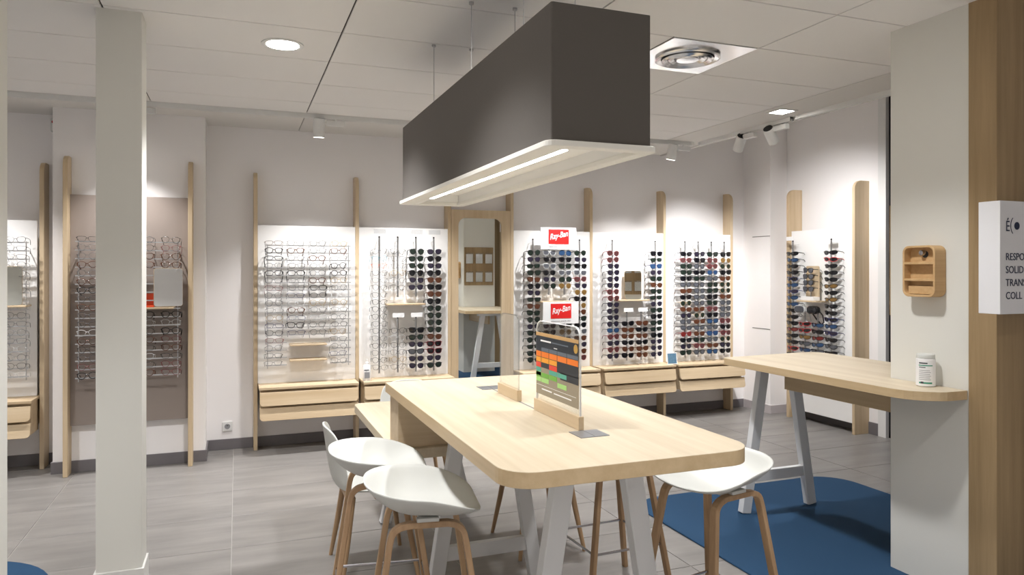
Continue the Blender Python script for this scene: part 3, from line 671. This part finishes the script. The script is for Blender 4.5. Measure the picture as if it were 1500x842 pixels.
# ------------------------------------------------------------------ rugs
part_r = part('blue_rug', prism(rrect(2.55, 4.4, 1.9, 4.43, .26, 8), 2, .0015, .011), 'carpet_blue', None, bevel=.003, segs=1)
tag(part_r, 'large dark blue rug with rounded corners under the column table', 'rug')
o = part('blue_rug', lathe([(.55, .0015), (.55, .009), (.545, .011)], 48, (-1.45, 4.25, 0)), 'carpet_blue')
tag(o, 'round dark blue rug behind the slim white column', 'rug')

# ------------------------------------------------------------------ tables
def trestle(parent, cx, y, top, floor_z=0, sgn=1):
    w, d = .072, .05
    for s in (-1, 1):
        a, b = (cx + s * .125, y, top - .03), (cx + s * .278, y, floor_z)
        part('trestle_leg', bar([a, b], w, d, (1, 0, 0)), 'trestle_paint', parent, bevel=.003, segs=1)
    part('trestle_head', box(cx - .2, cx + .2, y - .035, y + .035, top - .035, top), 'trestle_paint', parent, bevel=.002, segs=1)
    zc = .235 + floor_z
    xc = .125 + .153 * (top - zc) / top
    part('trestle_crossbar', box(cx - xc + .02, cx + xc - .02, y - .018, y + .018, zc - .035, zc + .035), 'trestle_paint', parent, bevel=.002, segs=1)
ZT = 1.04
t = thing('high_table', 'long oak bar-height table with white trestles under the pendant lamp', 'table', (0, 0, 0))
top_poly = rrect(.725, 1.612, 1.93, 3.755, .11, 8, (1, 1, 0, 0))
tt = part('table_top', prism(top_poly, 2, ZT - .05, ZT), 'table_oak', t, bevel=.0015, segs=1)
tt.data.materials.append(MATS['table_edge'])
for f in tt.data.polygons:
    if abs(f.normal.z) < .5: f.material_index = 1
part('cable_slot', box(1.173, 1.183, 2.28, 3.4, ZT - .002, ZT + .0006), 'slot_dark', t)
part('support_box', box(.748, 1.59, 3.54, 3.74, .741, ZT - .05), 'oak_x', t)
trestle(t, 1.168, 2.23, ZT - .05); trestle(t, 1.168, 3.42, ZT - .05)
for y0, y1 in ((2.262, 2.362), (3.34, 3.44)):
    pl = part('power_flap', box(1.122, 1.236, y0, y1, ZT, ZT + .003), 'plate_grey', t, bevel=.001, segs=1)
    part('flap_joint', box(1.177, 1.18, y0 + .004, y1 - .004, ZT + .003, ZT + .0036), 'slot_dark', pl)
t = thing('low_desk', 'lower oak desk joined to the far end of the high table', 'desk', (0, 0, 0))
part('desk_top', prism(rrect(.722, 1.612, 3.505, 4.84, .05, 4, (0, 0, 1, 1)), 2, .69, .74), 'table_oak', t, bevel=.0015, segs=1)
trestle(t, 1.168, 4.62, .69)
t = thing('column_table', 'oak bar-height table on white trestle wrapped round the white column', 'table', (0, 0, 0))
c_ = rrect(3.035, 3.328, 2.48, 3.0, .17, 8, (1, 0, 0, 0))
arcpts = [(3.035 + .2 - .2 * math.cos(k * PI / 16), 2.485 + .2 - .2 * math.sin(k * PI / 16)) for k in range(9)]
poly = arcpts + [(3.328, 2.485), (3.328, 2.932), (3.852, 2.932), (3.89, 2.932)] + [(3.89 - .1 + .1 * math.cos(k * PI / 12), 4.06 - .1 + .1 * math.sin(k * PI / 12)) for k in range(7)] + [(3.035 + .03 - .03 * math.sin(k * PI / 8), 4.0 - .03 + .03 * math.cos(k * PI / 8)) for k in range(5)]
tt = part('table_top', prism(poly, 2, ZT - .045, ZT), 'table_oak', t, bevel=.0015, segs=1)
tt.data.materials.append(MATS['table_edge'])
for f in tt.data.polygons:
    if abs(f.normal.z) < .5: f.material_index = 1
part('apron', box(3.42, 3.45, 2.94, 3.845, ZT - .21, ZT - .045), 'table_edge', t)
trestle(t, 3.435, 3.925, ZT - .045, .012)

# ------------------------------------------------------------------ things on the tables and benches
def stand(y0, y1, ztop, label, poster):
    t = thing('acrylic_stand', label, 'display stand', (1.178, (y0 + y1) / 2, ZT), 0, 'clear acrylic stands on the high table')
    h = (y1 - y0) / 2
    part('foot', box(-.011, .011, -h - .006, h + .006, .0008, .05), 'oak_y', t, bevel=.001, segs=1)
    part('pane', prism(rrect(-h, h, .02, ztop - ZT, .045, 6, (0, 0, 1, 1)), 0, -.003, .003), 'acrylic', t)
    oo = rrect(-h, h, .02, ztop - ZT, .045, 6, (0, 0, 1, 1)); ii = rrect(-h + .003, h - .003, .023, ztop - ZT - .003, .042, 6, (0, 0, 1, 1))
    part('polished_edge', ring_prism(oo, ii, 0, -.0034, .0034), 'card_white' if poster else 'acrylic_label', t)
    return t, h
t, h = stand(2.996, 3.24, 1.425, 'plain clear acrylic stand on the high table, farther from the poster', False)
t, h = stand(2.378, 2.79, 1.418, 'clear acrylic stand with a colourful printed chart on the high table', True)
# printed chart: local y runs along the table (far end = +h); text reads from the far end to the near end
Z0, Z1 = .075, .33
pp = part('poster', box(-.0045, -.0032, -h + .008, h - .004, Z0, Z1), 'p_taupe', t)
def pr(name, u0, u1, v0, v1, mt, lift=.0006):      # u: 0 far end .. 1 near end, v: 0 top .. 1 bottom
    L_ = 2 * h - .012
    return part(name, box(-.0046 - lift, -.0046, h - .004 - u1 * L_, h - .004 - u0 * L_, Z1 - v1 * (Z1 - Z0), Z1 - v0 * (Z1 - Z0)), mt, pp)
pr('print_band', 0, 1, 0, .055, 'p_tan'); pr('print_field', 0, 1, .055, .56, 'p_dark', .0003); pr('print_field', .6, 1, .55, .66, 'p_dark', .0003)
CW = [0, .135, .33, .53, .75, 1.0]; RH = [.235, .30, .395, .48, .565, .64, .72, .80]
def cellp(c, r, mt): pr('chart_cell', CW[c] + .006, CW[c + 1] - .006, RH[r] + .004, RH[r + 1] - .004, mt)
for c in range(1, 5): cellp(c, 0, 'p_grey')
for c in range(5): cellp(c, 1, 'p_orange')
for c in range(3): cellp(c, 2, 'p_amber')
for c in (0, 2): cellp(c, 3, 'p_red')
for c in (0, 2, 3): cellp(c, 4, 'p_teal')
for c in (0, 1, 2): cellp(c, 5, 'p_green')
for c in (0, 1, 3): cellp(c, 6, 'p_lime')
pr('chart_cell', 0, .13, .64, .70, 'p_lime')
pr('print_line', .12, .38, .115, .14, 'card_white'); pr('print_line', .40, .78, .12, .138, 'p_grey'); pr('print_line', .15, .4, .895, .915, 'card_white'); pr('print_line', .45, .85, .9, .918, 'card_white')
pr('print_line', .45, .53, .2, .212, 'card_white')
pr('print_line', .02, .95, .845, .85, 'card_white')
part('print_seal', xf(lathe([(.017, 0), (.017, .0007)], 20), Matrix.Translation((-.0046, -h + .03, Z1 - .14 * (Z1 - Z0))) @ Matrix.Rotation(-PI / 2, 4, 'Y')), 'p_gold', pp)
def canister(loc, label):
    t = thing('wipe_canister', label, 'canister', loc, -.9)
    part('body', lathe([(.040, .001), (.044, .004), (.044, .138), (.040, .142)], 28), 'card_white', t, smooth=True)
    part('lid', lathe([(.043, .1425), (.043, .158), (.040, .163), (.001, .164)], 28), 'shell_plastic', t, smooth=True)
    def lab(a0, a1, z0, z1, mt, r=.0446):
        n = 8; v = []; 
        for k in range(n + 1):
            a = a0 + (a1 - a0) * k / n - PI / 2
            v += [(r * math.cos(a), r * math.sin(a), z0), (r * math.cos(a), r * math.sin(a), z1)]
        return part('label_print', (v, [(2 * k, 2 * k + 2, 2 * k + 3, 2 * k + 1) for k in range(n)]), mt, t, smooth=True)
    lab(-.75, .75, .105, .11, 'label_green'); lab(-.7, .2, .116, .122, 'label_dark'); lab(-.7, 0, .096, .1, 'label_dark')
    for k in range(6): lab(-.7, .55 - .1 * (k % 2), .036 + k * .009, .0385 + k * .009, 'print_grey')
    lab(-.7, .7, .016, .024, 'label_green'); lab(-.5, -.2, .016, .026, 'label_dark', .0449)
canister((3.262, 2.66, ZT), 'white wipe canister with printed label on the column table')
t = thing('spray_bottle', 'white pump bottle on the oak bench beside the first eyeglass panel', 'bottle', (1.122, 6.70, .6))
part('body', lathe([(.036, .0), (.038, .004), (.038, .13), (.03, .145), (.014, .15)], 20), 'card_white', t, smooth=True)
part('cap', lathe([(.015, .15), (.015, .17), (.006, .175), (.005, .2)], 12), 'card_white', t, smooth=True)
part('label_print', box(-.03, .012, -.0392, -.0375, .1, .108), 'label_dark', t); part('label_print', box(-.028, .02, -.0392, -.0375, .03, .085), 'print_grey', t)
t = thing('picture_card', 'small blue picture card propped on the bench in front of a post', 'card', (4.42, 6.68, .6)); t.rotation_euler = (-.15, 0, 0)
part('card', box(-.062, .062, 0, .004, .001, .125), 'card_white', t); part('picture', box(-.055, .055, -.001, 0, .008, .118), 'picture_blue', t)

# ------------------------------------------------------------------ seats
def shell_mesh(name, rows, nt, thick):
    """rows: (forward, z, half width, side lift, side forward shift, corner) from the front edge to the back edge"""
    v = []; f = []
    for (fx, z, hw, lift, sh) in rows:
        for k in range(nt):
            s = -1 + 2 * k / (nt - 1); a = abs(s)
            v.append((fx + sh * a ** 2.2, s * hw, z + lift * a ** 2.4))
    for i in range(len(rows) - 1):
        for k in range(nt - 1): f.append((i * nt + k, i * nt + k + 1, (i + 1) * nt + k + 1, (i + 1) * nt + k))
    return solid_shell(name, v, f, thick, 2)
def solid_shell(name, v, f, thick, lev):
    me = bpy.data.meshes.new(name); me.from_pydata(v, [], f); me.materials.append(MATS['shell_plastic'])
    me.polygons.foreach_set('use_smooth', [True] * len(me.polygons))
    o = bpy.data.objects.new(name, me); COL.objects.link(o)
    so = o.modifiers.new('s', 'SOLIDIFY'); so.thickness = thick; so.offset = 0
    sb = o.modifiers.new('b', 'SUBSURF'); sb.levels = lev; sb.render_levels = lev
    dg = bpy.context.evaluated_depsgraph_get(); m2 = bpy.data.meshes.new_from_object(o.evaluated_get(dg)); m2.name = name
    bpy.data.objects.remove(o); bpy.data.meshes.remove(me)
    return m2
def make_stool():
    t = thing('bar_stool', 'x', 'stool', (0, 0, 0), 0, 'white shell bar stools')
    v = [(0, 0, .74)]; f = []; nr, na = 7, 40
    for i in range(1, nr + 1):
        r = i / nr
        for k in range(na):
            a = 2 * PI * k / na; c, q = math.cos(a), math.sin(a)
            e = 2.25 if c < 0 else 3.6
            x = (.2 if c > 0 else .228) * math.copysign(abs(c) ** (2 / e), c); y = .245 * math.copysign(abs(q) ** (2 / e), q)
            u = x / .2 if x > 0 else x / .228
            zr = .842 - .064 * max(0, u) ** 1.2 + .02 * max(0, -u) ** 1.2 - .022 * max(0, u) * (1 - min(1, abs(y) / .245))
            v.append((x * r, y * r * (1 if r < 1 else 1), .74 + (zr - .74) * r ** 2.7))
    f += [(0, 1 + k, 1 + (k + 1) % na) for k in range(na)]
    for i in range(nr - 1): f += [(1 + i * na + k, 1 + (i + 1) * na + k, 1 + (i + 1) * na + (k + 1) % na, 1 + i * na + (k + 1) % na) for k in range(na)]
    link('seat_shell', solid_shell('seat_shell', v, f, .011, 1), t)
    part('seat_mount', join(box(-.04, .04, -.15, -.12, .735, .75), box(-.04, .04, .12, .15, .735, .75), box(-.03, .03, -.14, .14, .715, .738)), 'shell_plastic', t, bevel=.004)
    for s in (-1, 1):
        path = []
        yt, yb, xt, xb, zt = .135, .215, .125, .235, .728
        def P(fz, sx):   # point on a leg at height fz
            q = (zt - fz) / zt
            return (sx * (xt + (xb - xt) * q), s * (yt + (yb - yt) * q), fz)
        path += [P(0, -1), P(.3, -1), P(.66, -1)]
        for k in range(1, 6):
            a = k * PI / 12; path.append((-(xt + .006) + .05 * (1 - math.cos(a)) , s * (yt + .004), .674 + .05 * math.sin(a)))
        path += [(-.07, s * yt, zt - .002), (.07, s * yt, zt - .002)]
        for k in range(5, 0, -1):
            a = k * PI / 12; path.append(((xt + .006) - .05 * (1 - math.cos(a)), s * (yt + .004), .674 + .05 * math.sin(a)))
        path += [P(.66, 1), P(.3, 1), P(0, 1)]
        part('leg_frame', bar(path, .034, .022, (0, 1, 0)), 'leg_oak', t, bevel=.004)
    q = (.71 - .27) / .71; fx, fy = .125 + .11 * q, .135 + .08 * q
    part('footrest', tube([(-fx, -fy, .27), (fx, -fy, .27), (fx, fy, .27), (-fx, fy, .27)], .0065, 8, closed=True), 'chrome', t, smooth=True)
    return t
def make_chair():
    t = thing('shell_chair', 'x', 'chair', (0, 0, 0), 0, 'white shell chairs with oak legs')
    rows = [(.235, .446, .15, 0, -.03), (.232, .452, .205, .0, -.02), (.19, .466, .232, .004, -.01), (.1, .462, .238, .014, 0), (0, .452, .24, .028, 0), (-.1, .446, .238, .04, 0), (-.165, .45, .232, .05, .012), (-.205, .475, .228, .045, .04), (-.225, .53, .226, .02, .06), (-.238, .61, .222, 0, .062), (-.25, .7, .212, -.006, .055), (-.26, .765, .19, -.012, .045), (-.264, .79, .15, -.01, .03), (-.265, .797, .09, -.004, .01)]
    link('seat_shell', shell_mesh('seat_shell', rows, 13, .011), t)
    part('under_frame', join(box(-.15, .15, -.02, .02, .415, .442), box(-.02, .02, -.17, .17, .415, .442), box(-.16, -.12, -.16, .16, .405, .44), box(.1, .14, -.16, .16, .405, .44)), 'leg_oak', t, bevel=.003, segs=1)
    for sx in (-1, 1):
        for sy in (-1, 1):
            part('leg', tube([(sx * .2, sy * .235, 0), (sx * .165, sy * .195, .22), (sx * .135, sy * .16, .435)], [.011, .0155, .0175], 10), 'leg_oak', t, smooth=True)
    return t
def place(proto, used, loc, rz, label):
    o = proto if not used else copy_tree(proto)
    o.location = (loc[0], loc[1], 0); o.rotation_euler = (0, 0, rz); o['label'] = label
    return o
st = make_stool(); ch = make_chair()
place(st, 0, (.655, 2.63), -.16, 'white shell bar stool at the high table side, close to its rounded end')
place(st, 1, (.59, 3.15), -.14, 'white shell bar stool at the high table side, next to the low desk')
place(st, 1, (1.84, 2.50), PI + .2, 'white shell bar stool between the high table end and the blue rug')
place(st, 1, (1.77, 3.25), PI + .05, 'bar stool tucked under the high table, mostly hidden behind its trestle')
place(ch, 0, (.70, 3.98), .0, 'white shell chair at the low desk behind two bar stools')
place(ch, 1, (1.68, 3.98), PI, 'white shell chair across the low desk, seen under the high table')
place(ch, 1, (1.2, 5.12), -PI / 2, 'white shell chair at the end of the low desk facing the high table')
